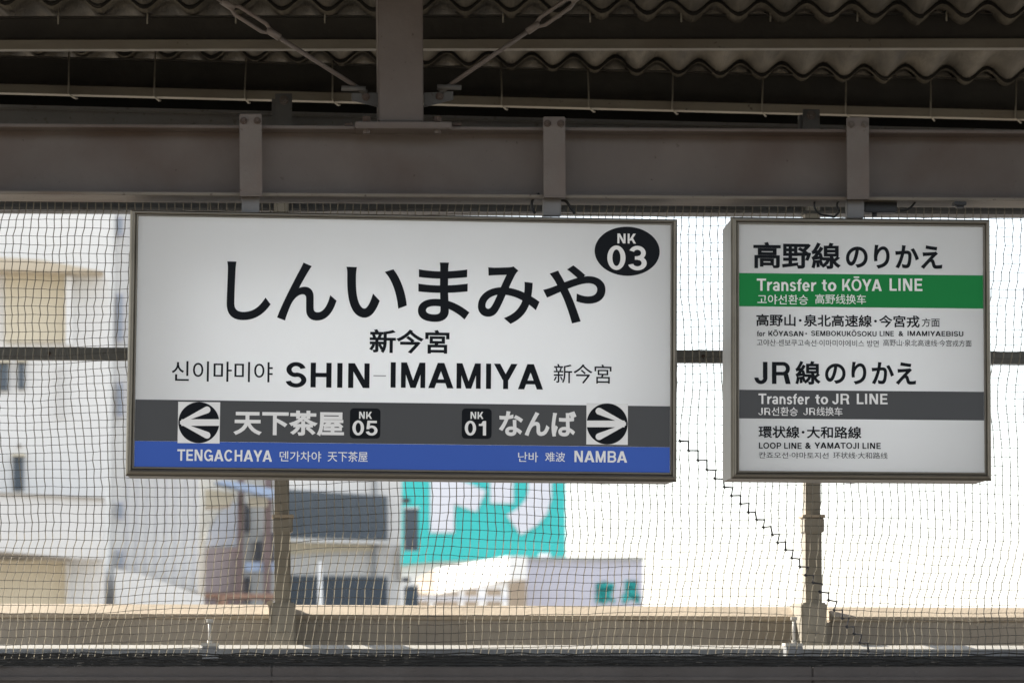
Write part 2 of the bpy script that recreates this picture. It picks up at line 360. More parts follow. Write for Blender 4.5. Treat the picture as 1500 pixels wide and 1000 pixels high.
# brace rods with turnbuckles
def brace(pts, body, lab):
    p0 = P(*pts[0], D0 + .05, BS); p1 = P(*pts[1], D0 - .10, BS); e = (p1 - p0)
    q0 = p0 + e * 3.2
    r_ = thing('brace_rod', p0, lab, 'brace', 'diagonal brace rods beside the column')
    t0, t1 = body
    make('rod', MB().tube([p0, p0 + e * t0], .0085, 10), M['beam'], r_, smooth=True)
    make('rod', MB().tube([p0 + e * t1, q0], .0085, 10), M['beam'], r_, smooth=True)
    a = p0 + e * t0; b = p0 + e * t1; ax = e.normalized(); sd = ax.cross(Vector((0, 1, 0))).normalized()
    mb = MB()
    for s_ in (-1, 1):
        mb.tube([a + ax * .01, a + ax * .05 + sd * .017 * s_, b - ax * .05 + sd * .017 * s_, b - ax * .01], .0075, 8)
    mb.tube([a - ax * .02, a + ax * .035], .0135, 10); mb.tube([b - ax * .035, b + ax * .02], .0135, 10)
    make('turnbuckle', mb, M['strap'], r_, smooth=True)
    make('clevis', MB().tube([p0 - ax * .05, p0 + ax * .0], .014, 8, r2=.008).tube([p0 + Vector((-.05, -.004, -.010)), p0 + Vector((.04, -.004, -.012))], .011, 8), M['beam_back'], r_, smooth=True)
brace([(520, 126), (310, -8)], (.56, .90), 'brace rod rising to the left of the hanging column')
brace([(660, 124), (852, -8)], (.62, .98), 'brace rod rising to the right of the column, with a slotted turnbuckle')

# ------------------------------------------------------------------ text
def text_raw(s, off, res):
    c = bpy.data.curves.new('lettering', 'FONT'); c.body = s; c.resolution_u = res
    c.bevel_depth = off; c.bevel_resolution = 0
    o = bpy.data.objects.new('lettering', c); COL.objects.link(o)
    dg = bpy.context.evaluated_depsgraph_get(); me = bpy.data.meshes.new_from_object(o.evaluated_get(dg))
    V = [v.co.copy() for v in me.vertices]; Fs = [list(p.vertices) for p in me.polygons]
    bpy.data.objects.remove(o); bpy.data.curves.remove(c); bpy.data.meshes.remove(me)
    return V, Fs

# bold grotesque capitals built from bars, slanted bars and ring segments (cap height 1)
GL = {
 'A': (1.0, .02, .02, [('D', 0, 0, .37, 1, .25), ('D', .75, 0, .38, 1, .25), ('R', .2, .2, .8, .35)]),
 'B': (.83, .10, .05, [('R', 0, 0, .2, 1), ('R', .2, 0, .5, .16), ('R', .2, .84, .5, 1), ('R', .2, .43, .5, .58), ('E', .5, .715, .3, .285, -90, 90), ('E', .5, .29, .33, .29, -90, 90)]),
 'C': (.92, .06, .05, [('E', .46, .5, .46, .515, 38, 322)]),
 'E': (.70, .10, .05, [('R', 0, 0, .2, 1), ('R', .2, 0, .70, .165), ('R', .2, .835, .68, 1), ('R', .2, .425, .64, .585)]),
 'G': (.93, .06, .08, [('E', .46, .5, .46, .515, 38, 330), ('R', .5, .37, .93, .53), ('R', .77, 0, .93, .37)]),
 'H': (.80, .11, .11, [('R', 0, 0, .2, 1), ('R', .6, 0, .8, 1), ('R', .2, .42, .6, .59)]),
 'I': (.2, .11, .11, [('R', 0, 0, .2, 1)]),
 'J': (.58, .03, .10, [('R', .38, .28, .58, 1), ('E', .29, .28, .29, .295, 180, 360)]),
 'K': (.86, .10, .0, [('R', 0, 0, .2, 1), ('D', .12, .30, .56, 1, .26), ('D', .60, 0, .27, .58, .25)]),
 'L': (.64, .10, .04, [('R', 0, 0, .2, 1), ('R', .2, 0, .64, .165)]),
 'M': (.96, .10, .10, [('R', 0, 0, .19, 1), ('R', .77, 0, .96, 1), ('D', .375, 0, .02, 1, .21), ('D', .375, 0, .73, 1, .21)]),
 'N': (.82, .11, .11, [('R', 0, 0, .2, 1), ('R', .62, 0, .82, 1), ('D', .57, 0, .01, 1, .24)]),
 'O': (.98, .06, .06, [('E', .49, .5, .49, .515, 0, 360)]),
 'P': (.76, .10, .03, [('R', 0, 0, .2, 1), ('R', .2, .84, .46, 1), ('R', .2, .36, .46, .52), ('E', .46, .68, .3, .32, -90, 90)]),
 'R': (.84, .10, .03, [('R', 0, 0, .2, 1), ('R', .2, .84, .5, 1), ('R', .2, .39, .5, .55), ('E', .5, .695, .3, .305, -90, 90), ('D', .61, 0, .50, .46, .22)]),
 'S': (.80, .05, .05, [('E', .4, .71, .37, .305, 12, 268), ('E', .4, .29, .40, .305, -168, 88), ('D', .33, .415, .33, .585, .14)]),
 'T': (.82, .02, .02, [('R', .31, 0, .51, 1), ('R', 0, .835, .31, 1), ('R', .51, .835, .82, 1)]),
 'U': (.80, .10, .10, [('R', 0, .3, .2, 1), ('R', .6, .3, .8, 1), ('E', .4, .3, .4, .315, 180, 360)]),
 'Y': (.94, .0, .0, [('R', .37, 0, .57, .42), ('D', .35, .36, 0, 1, .25), ('D', .34, .36, .69, 1, .25)]),
 '\u014c': (.98, .06, .06, [('E', .49, .5, .49, .515, 0, 360), ('R', .22, 1.1, .76, 1.22)]),
 '0': (.72, .06, .06, [('E', .36, .5, .36, .515, 0, 360)]),
 '1': (.46, .12, .14, [('R', .26, 0, .46, 1), ('R', 0, .66, .26, .80), ('D', .14, .80, .26, 1, .12)]),
 '3': (.73, .05, .05, [('E', .36, .715, .33, .30, -86, 160), ('E', .36, .29, .37, .305, -165, 86), ('R', .26, .43, .40, .575)]),
 '5': (.73, .05, .05, [('R', .12, .84, .68, 1), ('D', .04, .42, .10, 1, .18), ('E', .36, .33, .37, .345, -165, 128)]),
 'a': (.62, .05, .06, [('R', .42, .0, .60, .5), ('E', .31, .50, .29, .25, 0, 165), ('E', .29, .21, .29, .225, 0, 360)]),
 'n': (.62, .08, .08, [('R', 0, 0, .19, .73), ('R', .43, 0, .62, .42), ('E', .31, .42, .31, .325, 0, 150)]),
 'r': (.44, .08, .02, [('R', 0, 0, .19, .73), ('E', .44, .36, .42, .385, 88, 165)]),
 's': (.56, .05, .04, [('E', .28, .53, .26, .22, 12, 268), ('E', .28, .21, .28, .225, -168, 88)]),
 'f': (.42, .03, .02, [('R', .11, 0, .30, .8), ('E', .40, .76, .29, .255, 88, 180), ('R', 0, .59, .11, .73), ('R', .30, .59, .42, .73)]),
 'e': (.66, .05, .05, [('E', .33, .365, .33, .385, 0, 322), ('R', .15, .30, .64, .42)]),
 't': (.42, .03, .03, [('R', .11, .2, .30, .94), ('E', .36, .22, .25, .235, 180, 278), ('R', 0, .59, .11, .73), ('R', .30, .59, .42, .73)]),
 'o': (.68, .05, .05, [('E', .34, .365, .34, .385, 0, 360)]),
}
def sans_raw(s, stem):
    V = []; Fs = []; x = 0; dz = 0; k = stem / .2
    for ch in s:
        if ch == ' ': x += .36; continue
        w, l, r, prims = GL[ch]; x += l
        for pr_ in prims:
            dz = (dz + .00006) if dz < .0006 else 0
            if pr_[0] == 'R': pts = [(pr_[1], pr_[2]), (pr_[3], pr_[2]), (pr_[3], pr_[4]), (pr_[1], pr_[4])]
            elif pr_[0] == 'D': _, xa, ya, xb, yb, ww = pr_; pts = [(xa, ya), (xa + ww, ya), (xb + ww, yb), (xb, yb)]
            else:
                _, cx, cy, rx, ry, a0, a1 = pr_; tv = .2 if ry > .31 or rx > .35 else .185; th = .165 if ry > .28 else .145
                n_ = max(8, int(abs(a1 - a0) / 9)); b = len(V)
                for i in range(n_ + 1):
                    a = R(a0 + (a1 - a0) * i / n_); V += [(x + cx + rx * math.cos(a), cy + ry * math.sin(a), dz), (x + cx + (rx - tv * k) * math.cos(a), cy + (ry - th * k) * math.sin(a), dz)]
                Fs += [[b + 2 * i, b + 2 * i + 2, b + 2 * i + 3, b + 2 * i + 1] for i in range(n_)]; continue
            b = len(V); V += [(x + p, q, dz) for p, q in pts]; Fs.append([b, b + 1, b + 2, b + 3])
        x += w + r
    return V, Fs

class SignPlane:
    def __init__(self, d, s, tilt):
        self.d, self.s = d, s
        self.n = Vector((s, -1, 0)).normalized(); u = Vector((1, s, 0)).normalized()
        self.u = (u - Vector((0, 0, 1)) * tilt).normalized(); self.v = self.u.cross(self.n) * -1
        if self.v.z < 0: self.v = -self.v
        self.o = P(590, 500, d, s)
    def loc(self, px, py):
        p = P(px, py, self.d, self.s) - self.o; return p.dot(self.u), p.dot(self.v)
    def w(self, a, b, off=0.0): return self.o + self.u * a + self.v * b + self.n * off
    def rect(self, x0, y0, x1, y1):
        xc, yc = (x0 + x1) / 2, (y0 + y1) / 2
        return self.loc(x0, yc)[0], self.loc(xc, y1)[1], self.loc(x1, yc)[0], self.loc(xc, y0)[1]
    def sheet(self, x0, y0, x1, y1, off, th=.001, rad=0, n=1):
        a0, b0, a1, b1 = self.rect(x0, y0, x1, y1)
        if rad:
            r = rad; pts = []
            for cx, cy, st in ((a1 - r, b0 + r, -90), (a1 - r, b1 - r, 0), (a0 + r, b1 - r, 90), (a0 + r, b0 + r, 180)):
                for k in range(7): an = R(st + 15 * k); pts.append((cx + r * math.cos(an), cy + r * math.sin(an)))
        else: pts = [(a0, b0), (a1, b0), (a1, b1), (a0, b1)]
        return MB().loft([self.w(*p, off) for p in pts], [self.w(*p, off - th) for p in pts])
    def ellipse(self, x0, y0, x1, y1, off, th=.001, n=64):
        a0, b0, a1, b1 = self.rect(x0, y0, x1, y1); ca, cb = (a0 + a1) / 2, (b0 + b1) / 2
        pts = [(ca + (a1 - a0) / 2 * math.cos(2 * math.pi * k / n), cb + (b1 - b0) / 2 * math.sin(2 * math.pi * k / n)) for k in range(n)]
        return MB().loft([self.w(*p, off) for p in pts], [self.w(*p, off - th) for p in pts])
    def poly(self, pts, off, th=.0008):
        q = [self.loc(*p) for p in pts]
        return MB().loft([self.w(*p, off) for p in q], [self.w(*p, off - th) for p in q])
    def text(self, s, box, off, bold=0.0, res=4):
        V, Fs = text_raw(s, bold, res)
        xs = [v.x for v in V]; ys = [v.y for v in V]; X0, X1, Y0, Y1 = min(xs), max(xs), min(ys), max(ys)
        a0, b0, a1, b1 = self.rect(*box)
        mb = MB(); mb.v = [self.w(a0 + (v.x - X0) / (X1 - X0) * (a1 - a0), b0 + (v.y - Y0) / (Y1 - Y0) * (b1 - b0), off + v.z * .006) for v in V]; mb.f = Fs
        return mb
    def sans(self, s, box, off, stem=.2):
        V, Fs = sans_raw(s, stem); X0 = min(v[0] for v in V); X1 = max(v[0] for v in V); Y0 = min(v[1] for v in V); Y1 = max(v[1] for v in V)
        a0, b0, a1, b1 = self.rect(*box)
        mb = MB(); mb.v = [self.w(a0 + (v[0] - X0) / (X1 - X0) * (a1 - a0), b0 + (v[1] - Y0) / (Y1 - Y0) * (b1 - b0), off + v[2]) for v in V]; mb.f = Fs
        return mb

def flat(name, mb, m, parent, toward):
    """flat print: from_pydata without bevel, faces turned to the viewer side"""
    o0 = Vector(parent['_w']); me = bpy.data.meshes.new(name); me.from_pydata([v - o0 for v in mb.v], [], mb.f); me.update()
    bm = bmesh.new(); bm.from_mesh(me)
    for f in bm.faces:
        if f.normal.dot(toward) < 0: f.normal_flip()
    bm.to_mesh(me); bm.free(); me.materials.append(m)
    o = bpy.data.objects.new(name, me); COL.objects.link(o); o.parent = parent; o['_w'] = tuple(o0); return o

def lightbox(name, sp, inner, fw, depth, label, tubes):
    """inner = photo box of the face; fw = rail widths (left, top, right, bottom) in metres"""
    a0, b0, a1, b1 = inner
    l, t, r, b = fw; A0, B0, A1, B1 = a0 - l, b0 - b, a1 + r, b1 + t
    root = thing(name, sp.w((a0 + a1) / 2, B0, 0), label, 'sign')
    # outer housing: back and four sides
    g = .004; bx = [(A0 + g, B0 + g), (A1 - g, B0 + g), (A1 - g, B1 - g), (A0 + g, B1 - g)]; k = .003
    mb = MB(); ib = [(A0 + g + k, B0 + g + k), (A1 - g - k, B0 + g + k), (A1 - g - k, B1 - g - k), (A0 + g + k, B1 - g - k)]
    F0 = [sp.w(*p, -.012) for p in bx]; F1 = [sp.w(*p, -depth) for p in bx]; I0 = [sp.w(*p, -.012) for p in ib]; I1 = [sp.w(*p, -depth + k) for p in ib]
    fs = []
    for i in range(4):
        j = (i + 1) % 4; fs += [[i, j, 4 + j, 4 + i], [8 + i, 8 + j, 12 + j, 12 + i], [i, j, 8 + j, 8 + i]]
    fs += [[4, 5, 6, 7], [12, 13, 14, 15]]
    hs = make('housing', MB().add(F0 + F1 + I0 + I1, fs), M['housing'], root)
    hs.data.materials.append(M['inner'])
    # inner faces white
    for p in hs.data.polygons:
        if min(p.vertices) >= 8: p.material_index = 1
    # rails, mitred
    prof = [(0, -.016), (0, .003), (.06, .010), (.16, .016), (.30, .0195), (.46, .020), (.60, .017), (.70, .011), (.76, .006), (.80, .009), (.96, .009), (1, .006), (1, -.012)]
    cor = [((A0, B0), (a0, b0)), ((A1, B0), (a1, b0)), ((A1, B1), (a1, b1)), ((A0, B1), (a0, b1))]
    for i in range(4):
        j = (i + 1) % 4; ends = []
        for c in (cor[i], cor[j]):
            ring = []
            for f_, off in prof:
                q = f_
                ring.append(sp.w(c[0][0] + (c[1][0] - c[0][0]) * q, c[0][1] + (c[1][1] - c[0][1]) * q, off))
            ends.append(ring)
        make('frame_rail', MB().loft(*ends), M['alu'], root)
    # glowing tubes inside, acrylic face in front
    for q in tubes:
        bb_ = b0 + (b1 - b0) * q
        make('fluorescent_tube', MB().tube([sp.w(a0 + .16, bb_, -depth + .10), sp.w(a1 - .12, bb_, -depth + .10)], .014, 12), M['tube'], root, smooth=True)
    pn = make('face_panel', MB().loft([sp.w(*p, 0) for p in ((a0, b0), (a1, b0), (a1, b1), (a0, b1))], [sp.w(*p, -.0001) for p in ((a0, b0), (a1, b0), (a1, b1), (a0, b1))]), M['panel'], root)
    # a single sheet: drop the back so light crosses one surface only
    bm = bmesh.new(); bm.from_mesh(pn.data)
    far = sorted(bm.faces, key=lambda f: -f.calc_area())[:2]
    back = min(far, key=lambda f: (f.calc_center_median()).dot(sp.n))
    bmesh.ops.delete(bm, geom=[back], context='FACES'); bm.to_mesh(pn.data); bm.free()
    return root, pn

# ---- station name sign
sp = SignPlane(12.0, .073, .0015)
ia = sp.loc(199.5, 505)[0], sp.loc(590, 687.5)[1], sp.loc(982, 505)[0], sp.loc(590, 323)[1]
sign, face = lightbox('station_sign', sp, ia, (.030, .021, .024, .034), .28, 'large white station name sign with black hiragana and blue bottom band', (.16, .42, .66))
def isl(t): return all(c in GL or c == ' ' for c in t)
def letter(plane, par, s_, box, off, m='black', name='lettering', bold=0, res=4):
    return flat(name, plane.sans(s_, box, off) if isl(s_) else plane.text(s_, box, off, bold=bold, res=res), M[m], par, plane.n)
T = lambda *a, **k: letter(sp, face, *a, **k)
o1, o2, o3, o4 = .0015, .0030, .0045, .0060
def band(name, y0l, y0r, y1l, y1r, m, x0=199.7, x1=982):
    a0, a1 = ia[0] + .001, ia[2] - .001
    tl_ = sp.loc(x0, y0l)[1]; tr_ = sp.loc(x1, y0r)[1]; bl_ = sp.loc(x0, y1l)[1]; br_ = sp.loc(x1, y1r)[1]
    t_ = (tl_ + tr_) / 2; b_ = (bl_ + br_) / 2
    return make(name, MB().loft([sp.w(*p, o1) for p in ((a0, b_), (a1, b_), (a1, t_), (a0, t_))], [sp.w(*p, o1 - .001) for p in ((a0, b_), (a1, b_), (a1, t_), (a0, t_))]), M[m], face)
band('grey_band', 588.8, 591, 649, 650.8, 'grey')
band('blue_band', 649.3, 651.1, 687.0, 688.4, 'blue')
for ch, bx in (('し', (332.2, 383.4, 396.7, 469)), ('ん', (406.3, 384.7, 493.2, 470)), ('い', (507, 391.5, 596, 465.6)), ('ま', (612.4, 384.7, 687.8, 471.6)), ('み', (700.1, 390.2, 790.3, 474.4)), ('や', (795.5, 388.8, 886.8, 473.8))):
    T(ch, bx, o2, bold=.020, res=12, name='kana')
T('新今宮', (540.8, 482.6, 658.3, 517.8), o2, bold=.024)
T('신이마미야', (251.6, 529.5, 399.5, 559), o2, bold=.004)
T('SHIN', (418.6, 530.9, 541.3, 568), o2, bold=.036, res=8)
flat('dash', sp.sheet(547, 549.6, 565.4, 551, o2, .0005), M['midgrey'], face, sp.n)
T('IMAMIYA', (572.2, 532.0, 795.5, 569), o2, bold=.036, res=8)
T('新今宮', (810.8, 533.3, 895.6, 561.6), o2, bold=.004)
make('number_disc', sp.ellipse(871, 332.2, 966.3, 404, o1), M['black'], face)
T('NK', (904.3, 342.4, 931.6, 356.8), o2, m='white', bold=.040)
T('03', (889.5, 360, 947.2, 395.8), o2, m='white', bold=.050, res=8)
for (x0, x1, cx, cy, sgn) in ((260.6, 322.1, 291.3, 618.7, -1), (858.9, 919.6, 889.2, 620.7, 1)):
    make('arrow_tile', sp.sheet(x0, cy - 30.1, x1, cy + 30.3, o2, .001), M['white'], face)
    make('arrow_disc', sp.ellipse(cx - 30, cy - 30, cx + 30, cy + 30, o3, .001), M['black'], face)
    # arrow: shaft and two round-ended barbs meeting at the tip
    tip = cx + sgn * 28.5
    def capsule(xa, ya, xb, yb, w, round_b=True):
        dx, dy = xb - xa, yb - ya; L_ = math.hypot(dx, dy); dx /= L_; dy /= L_; nx_, ny_ = -dy, dx; pts = [(xa + nx_ * w * .25, ya + ny_ * w * .25), (xa - nx_ * w * .25, ya - ny_ * w * .25)]
        an0 = math.atan2(-ny_, -nx_)
        for k in range(9):
            a = an0 + math.pi * k / 8; pts.append((xb + math.cos(a) * w, yb + math.sin(a) * w))
        return pts
    mb = sp.poly([(tip - sgn * 3, cy - 4.8), (tip - sgn * 3, cy + 4.8), (x0 if sgn > 0 else x1, cy + 4.8), (x0 if sgn > 0 else x1, cy - 4.8)], o4)
    flat('arrow_shaft', mb, M['white'], face, sp.n)
    for q, oo in ((-1, .0004), (1, .0008)):
        bx_ = cx - sgn * 12
        flat('arrow_barb', sp.poly(capsule(tip - sgn * 1, cy + q * .6, bx_, cy + q * 18.6, 5.0), o4 + oo), M['white'], face, sp.n)
T('天下茶屋', (342, 601, 504, 638), o2, m='white', bold=.030)
for (bx, nk, s_, nb) in (((512.6, 597.9, 557.1, 642), (526, 602.8, 544.9, 613.2), '05', (516.2, 615.6, 553, 637.6)), ((676.4, 598.2, 720, 642.3), (689.2, 603, 708, 613.4), '01', (680.7, 616, 711.9, 637.8))):
    make('number_tile', sp.sheet(*bx, o2, .001, rad=.014), M['black'], face)
    T('NK', nk, o3, m='white', bold=.045); T(s_, nb, o3, m='white', bold=.055, res=6)
T('なんば', (730.7, 601.5, 844.2, 638.8), o2, m='white', bold=.030)
T('TENGACHAYA', (259.8, 658.3, 398.6, 675.4), o2, m='white', bold=.030)
T('덴가차야', (409.6, 660.7, 470.5, 675.8), o2, m='white', bold=.004)
T('天下茶屋', (480, 660.9, 538.5, 676), o2, m='white', bold=.004)
T('난바', (758.9, 661.8, 788.1, 676.3), o2, m='white', bold=.004)
T('难波', (798.5, 661.8, 827.8, 676), o2, m='white', bold=.004)
T('NAMBA', (841.4, 660.2, 918.5, 676.8), o2, m='white', bold=.030)

# ---- transfer sign
sq = SignPlane(12.03, .035, .0)
ib_ = (sq.loc(1082.5, 510)[0], sq.loc(1262, 690.5)[1], sq.loc(1441, 510)[0], sq.loc(1262, 330.4)[1])
sign2, face2 = lightbox('transfer_sign', sq, ib_, (.031, .026, .025, .030), .34, 'smaller white transfer sign with one green band and one grey band', (.16, .42, .66))
U = lambda *a, **k: letter(sq, face2, *a, **k)
def band2(name, y0, y1, m):
    b_, t_ = sq.loc(1262, y1)[1], sq.loc(1262, y0)[1]; a0, a1 = ib_[0] + .001, ib_[2] - .001
    make(name, MB().loft([sq.w(*p, o1) for p in ((a0, b_), (a1, b_), (a1, t_), (a0, t_))], [sq.w(*p, o1 - .001) for p in ((a0, b_), (a1, b_), (a1, t_), (a0, t_))]), M[m], face2)
band2('green_band', 401.7, 450.2, 'green'); band2('grey_band', 572.2, 614, 'grey')
U('高野線', (1103.4, 355, 1231.5, 393.6), o2, bold=.026); U('のりかえ', (1239, 359, 1380, 393.8), o2, bold=.028, res=8)
U('Transfer', (1108.5, 408.2, 1195.5, 426.6), o2, m='white', bold=.034); U('to', (1203.6, 410, 1224.9, 426.6), o2, m='white', bold=.034)
U('KŌYA', (1233.6, 405.2, 1291.5, 426.4), o2, m='white', bold=.034); U('LINE', (1302.9, 408, 1350.9, 426.2), o2, m='white', bold=.034)
U('고야선환승', (1109.4, 431.5, 1183.5, 446), o2, m='white', bold=.006); U('高野线换车', (1194, 431, 1268.4, 445.4), o2, m='white', bold=.006)
U('高野山･泉北高速線･今宮戎', (1107.6, 460.9, 1347, 478.8), o2, bold=.020); U('方面', (1350, 466, 1376.4, 478.8), o2, bold=.008)
U('for', (1108.5, 484.6, 1120.7, 492.4), o2); U('KŌYASAN', (1125.4, 483.2, 1176.6, 492.4), o2); U('･', (1179.6, 487.4, 1182, 489.8), o2)
U('SEMBOKUKŌSOKU', (1188, 483.2, 1283.8, 492.4), o2); U('LINE', (1288.4, 484.9, 1309.1, 492.4), o2); U('&', (1316, 484.9, 1323.2, 492.4), o2, bold=.03); U('IMAMIYAEBISU', (1329.2, 484.9, 1410.9, 492.4), o2)
U('고야산·센보쿠고속선·이마미야에비스 방면', (1108.5, 497.5, 1287, 507.2), o2, bold=.0); U('高野山·泉北高速线·今宫戎方面', (1293.6, 497.5, 1422.9, 507.2), o2, bold=.0)
U('JR', (1104.9, 530, 1158, 562.6), o2, bold=.044, res=8); U('線', (1164.9, 528.5, 1202, 563.2), o2, bold=.026); U('のりかえ', (1208.4, 530, 1341.6, 563.2), o2, bold=.028, res=8)
U('Transfer', (1110.9, 576.3, 1185.6, 592), o2, m='white', bold=.034); U('to', (1194, 578, 1212.9, 592), o2, m='white', bold=.034)
U('JR', (1218.9, 576.5, 1244, 592), o2, m='white', bold=.034); U('LINE', (1254.9, 576.5, 1299.9, 591.8), o2, m='white', bold=.034)
for xa in (1110.9, 1176.6): flat('lettering', sq.sans('JR', (xa, 597.2, xa + 17.5, 607.6), o2, .11), M['white'], face2, sq.n)
U('선환승', (1130, 596, 1168.5, 608.8), o2, m='white', bold=.006); U('线换车', (1196, 596, 1233.9, 608.8), o2, m='white', bold=.006)
U('環状線･大和路線', (1110.9, 623.9, 1261.8, 641.8), o2, bold=.020)
U('LOOP LINE', (1111.5, 647.9, 1174.2, 657), o2); U('&', (1179.3, 647.9, 1188, 657), o2, bold=.03); U('YAMATOJI LINE', (1192.8, 647.9, 1290, 657), o2)
U('칸죠오선·야마토지선', (1111.5, 662, 1213.5, 671.2), o2, bold=.0); U('环状线·大和路线', (1220.4, 662, 1299.9, 671.4), o2, bold=.0)

# ------------------------------------------------------------------ cables and small fittings between beam and signs
def px3(pts, d): return [P(x, y, d, BS) for x, y in pts]
def smoothc(pts, k=5):
    out = []; n_ = len(pts)
    for i in range(n_ - 1):
        p0, p1, p2, p3 = pts[max(i - 1, 0)], pts[i], pts[i + 1], pts[min(i + 2, n_ - 1)]
        for j in range(k):
            t = j / k; out.append(.5 * ((2 * p1) + (p2 - p0) * t + (2 * p0 - 5 * p1 + 4 * p2 - p3) * t * t + (3 * p1 - p0 - 3 * p2 + p3) * t ** 3))
    return out + [pts[-1]]
for pts, r0, lab in (
        ([(790, 284), (781, 292), (779, 303), (784, 313)], .0055, 'black power cable looping down left of the middle hanger'),
        ([(820, 293), (829, 295), (835, 303), (842, 313)], .0055, 'black power cable curving down right of the middle hanger'),
        ([(1194, 292), (1193, 303), (1200, 313), (1212, 316), (1222, 318)], .004, 'thin black cable loop hanging left of the right hanger'),
        ([(1232, 290), (1226, 300), (1229, 310), (1222, 318)], .004, 'thin cable dropping beside the right hanger'),
        ([(1318, 309), (1326, 308), (1334, 304), (1341, 296)], .004, 'short cable sweeping up right of the dark junction box')):
    tag(make('power_cable', MB().tube(smoothc(px3(pts, D0 + .06)), r0, 8), M['cable'], smooth=True), lab, 'cable', 'cables between beam and signs')
jb = thing('junction_box', P(1290, 316, D0 + .06, BS), 'flat dark junction box under the beam, right of the right hanger', 'junction box')
make('box_body', pxbox(1266, 294, 1314, 311, D0 + .06, .07, BS), M['cable'], jb, bevel=.004)
make('cable_gland', MB().tube([P(1281, 311, D0 + .09, BS), P(1281, 317, D0 + .09, BS)], .010, 10), M['cable'], jb)
cl = thing('beam_clip', P(1407, 301, D0 - .01, BS), 'small dark clip gripping the beam flange at far right', 'clip')
make('clip_body', pxbox(1398, 295, 1416, 300.5, D0 - .03, .05, BS), M['cable'], cl, bevel=.002)
make('clip_jaw', pxbox(1402, 300, 1412, 304, D0 - .02, .03, BS), M['cable'], cl)

# ------------------------------------------------------------------ posts, mid rail, parapet
for cx, top, lab in ((414.5, 190, 'left fence post, rising from the parapet below the station sign'), (1193, 196, 'right fence post, rising from the parapet below the transfer sign')):
    d = 13.47; r_ = thing('fence_post', P(cx, 955, d, SF), lab, 'post', 'posts behind the net')
    make('lower_shaft', pxprism([(cx - 12.2, 884), (cx + 11.6, 884), (cx + 10.8, 757), (cx - 13.2, 757)], d, .10, SF), M['post'], r_, bevel=.006)
    make('upper_shaft', pxprism([(cx - 12.4, 757), (cx + 9.2, 757), (cx + 8.6, top), (cx - 13.4, top)], d + .01, .085, SF), M['post'], r_, bevel=.006)
    make('collar', pxbox(cx - 14.5, 758.5, cx + 14.5, 779, d - .012, .125, SF), M['post'], r_, bevel=.003)
    make('collar_plate', pxbox(cx - 16, 753, cx + 16, 758, d - .02, .14, SF), M['coping'], r_, bevel=.002)
    make('base_block', pxbox(cx - 18.5, 882, cx + 18.5, 956, d - .20, .30, SF), M['post'], r_, bevel=.006)
    if cx < 800: make('base_lip', pxprism([(cx - 18, 915), (cx - 20.5, 905), (cx - 21, 888), (cx - 25, 882), (cx - 20, 878.5), (cx - 14, 878.5), (cx - 14, 882), (cx - 18, 886)], d - .21, .05, SF), M['coping'], r_, bevel=.003)
    make('bolt', MB().bolt(P(cx - 1, 924, d - .20, SF), (0, -1, 0), .008, .006), M['post'], r_)
ml = Line(526.5, 533, 13.56, 13.80)
mr = thing('middle_rail', ml.a.lerp(ml.b, .5), 'horizontal dark grey rail crossing behind the net at mid height', 'rail')
make('rail_bar', ml.prism([(0, 0), (.05, 0), (.05, .053), (0, .053)]), M['midrail'], mr, bevel=.004)
for px_ in (72, 1030): make('bolt', MB().bolt(ml.at(px_) + Vector((0, 0, .026)), (0, -1, 0), .006, .005), M['bolt'], mr)

cpt = Line(883.5, 889.5, 13.50, 13.72)
pr = thing('parapet', cpt.a.lerp(cpt.b, .5) - Vector((0, 0, .4)), 'low concrete parapet with sunlit sloping coping under the net', 'parapet')
# coping: falls 15 degrees towards the platform
for i, (x0, x1) in enumerate(((-520, 398), (432, 1177), (1211, 2020))):
    t0, t1 = cpt.tx(x0) if x0 > -500 else 0, cpt.tx(x1) if x1 < 2000 else 1
    make('coping', cpt.prism([(-.15, -.042), (-.15, -.060), (.16, -.060), (.16, -.005), (.0, .0)], None, t0, t1), M['coping'], pr, bevel=.004)
    make('wall_face', cpt.prism([(-.135, -.061), (-.135, -.60), (.15, -.60), (.15, -.061)], None, t0, t1), M['parapet'], pr)
for px_ in (396.5, 1176.5): make('pier', cpt.prism([(-.13, -.065), (-.13, -.60), (.15, -.60), (.15, -.065)], None, cpt.tx(px_ + 2), cpt.tx(px_ + 34.5)), M['parapet'], pr)
# walkway between parapet and lower rail
struct(make('gutter_ledge', cpt.prism([(-.46, -.40), (-.46, -.25), (-.1351, -.25), (-.1351, -.40)]), M['walkway']))

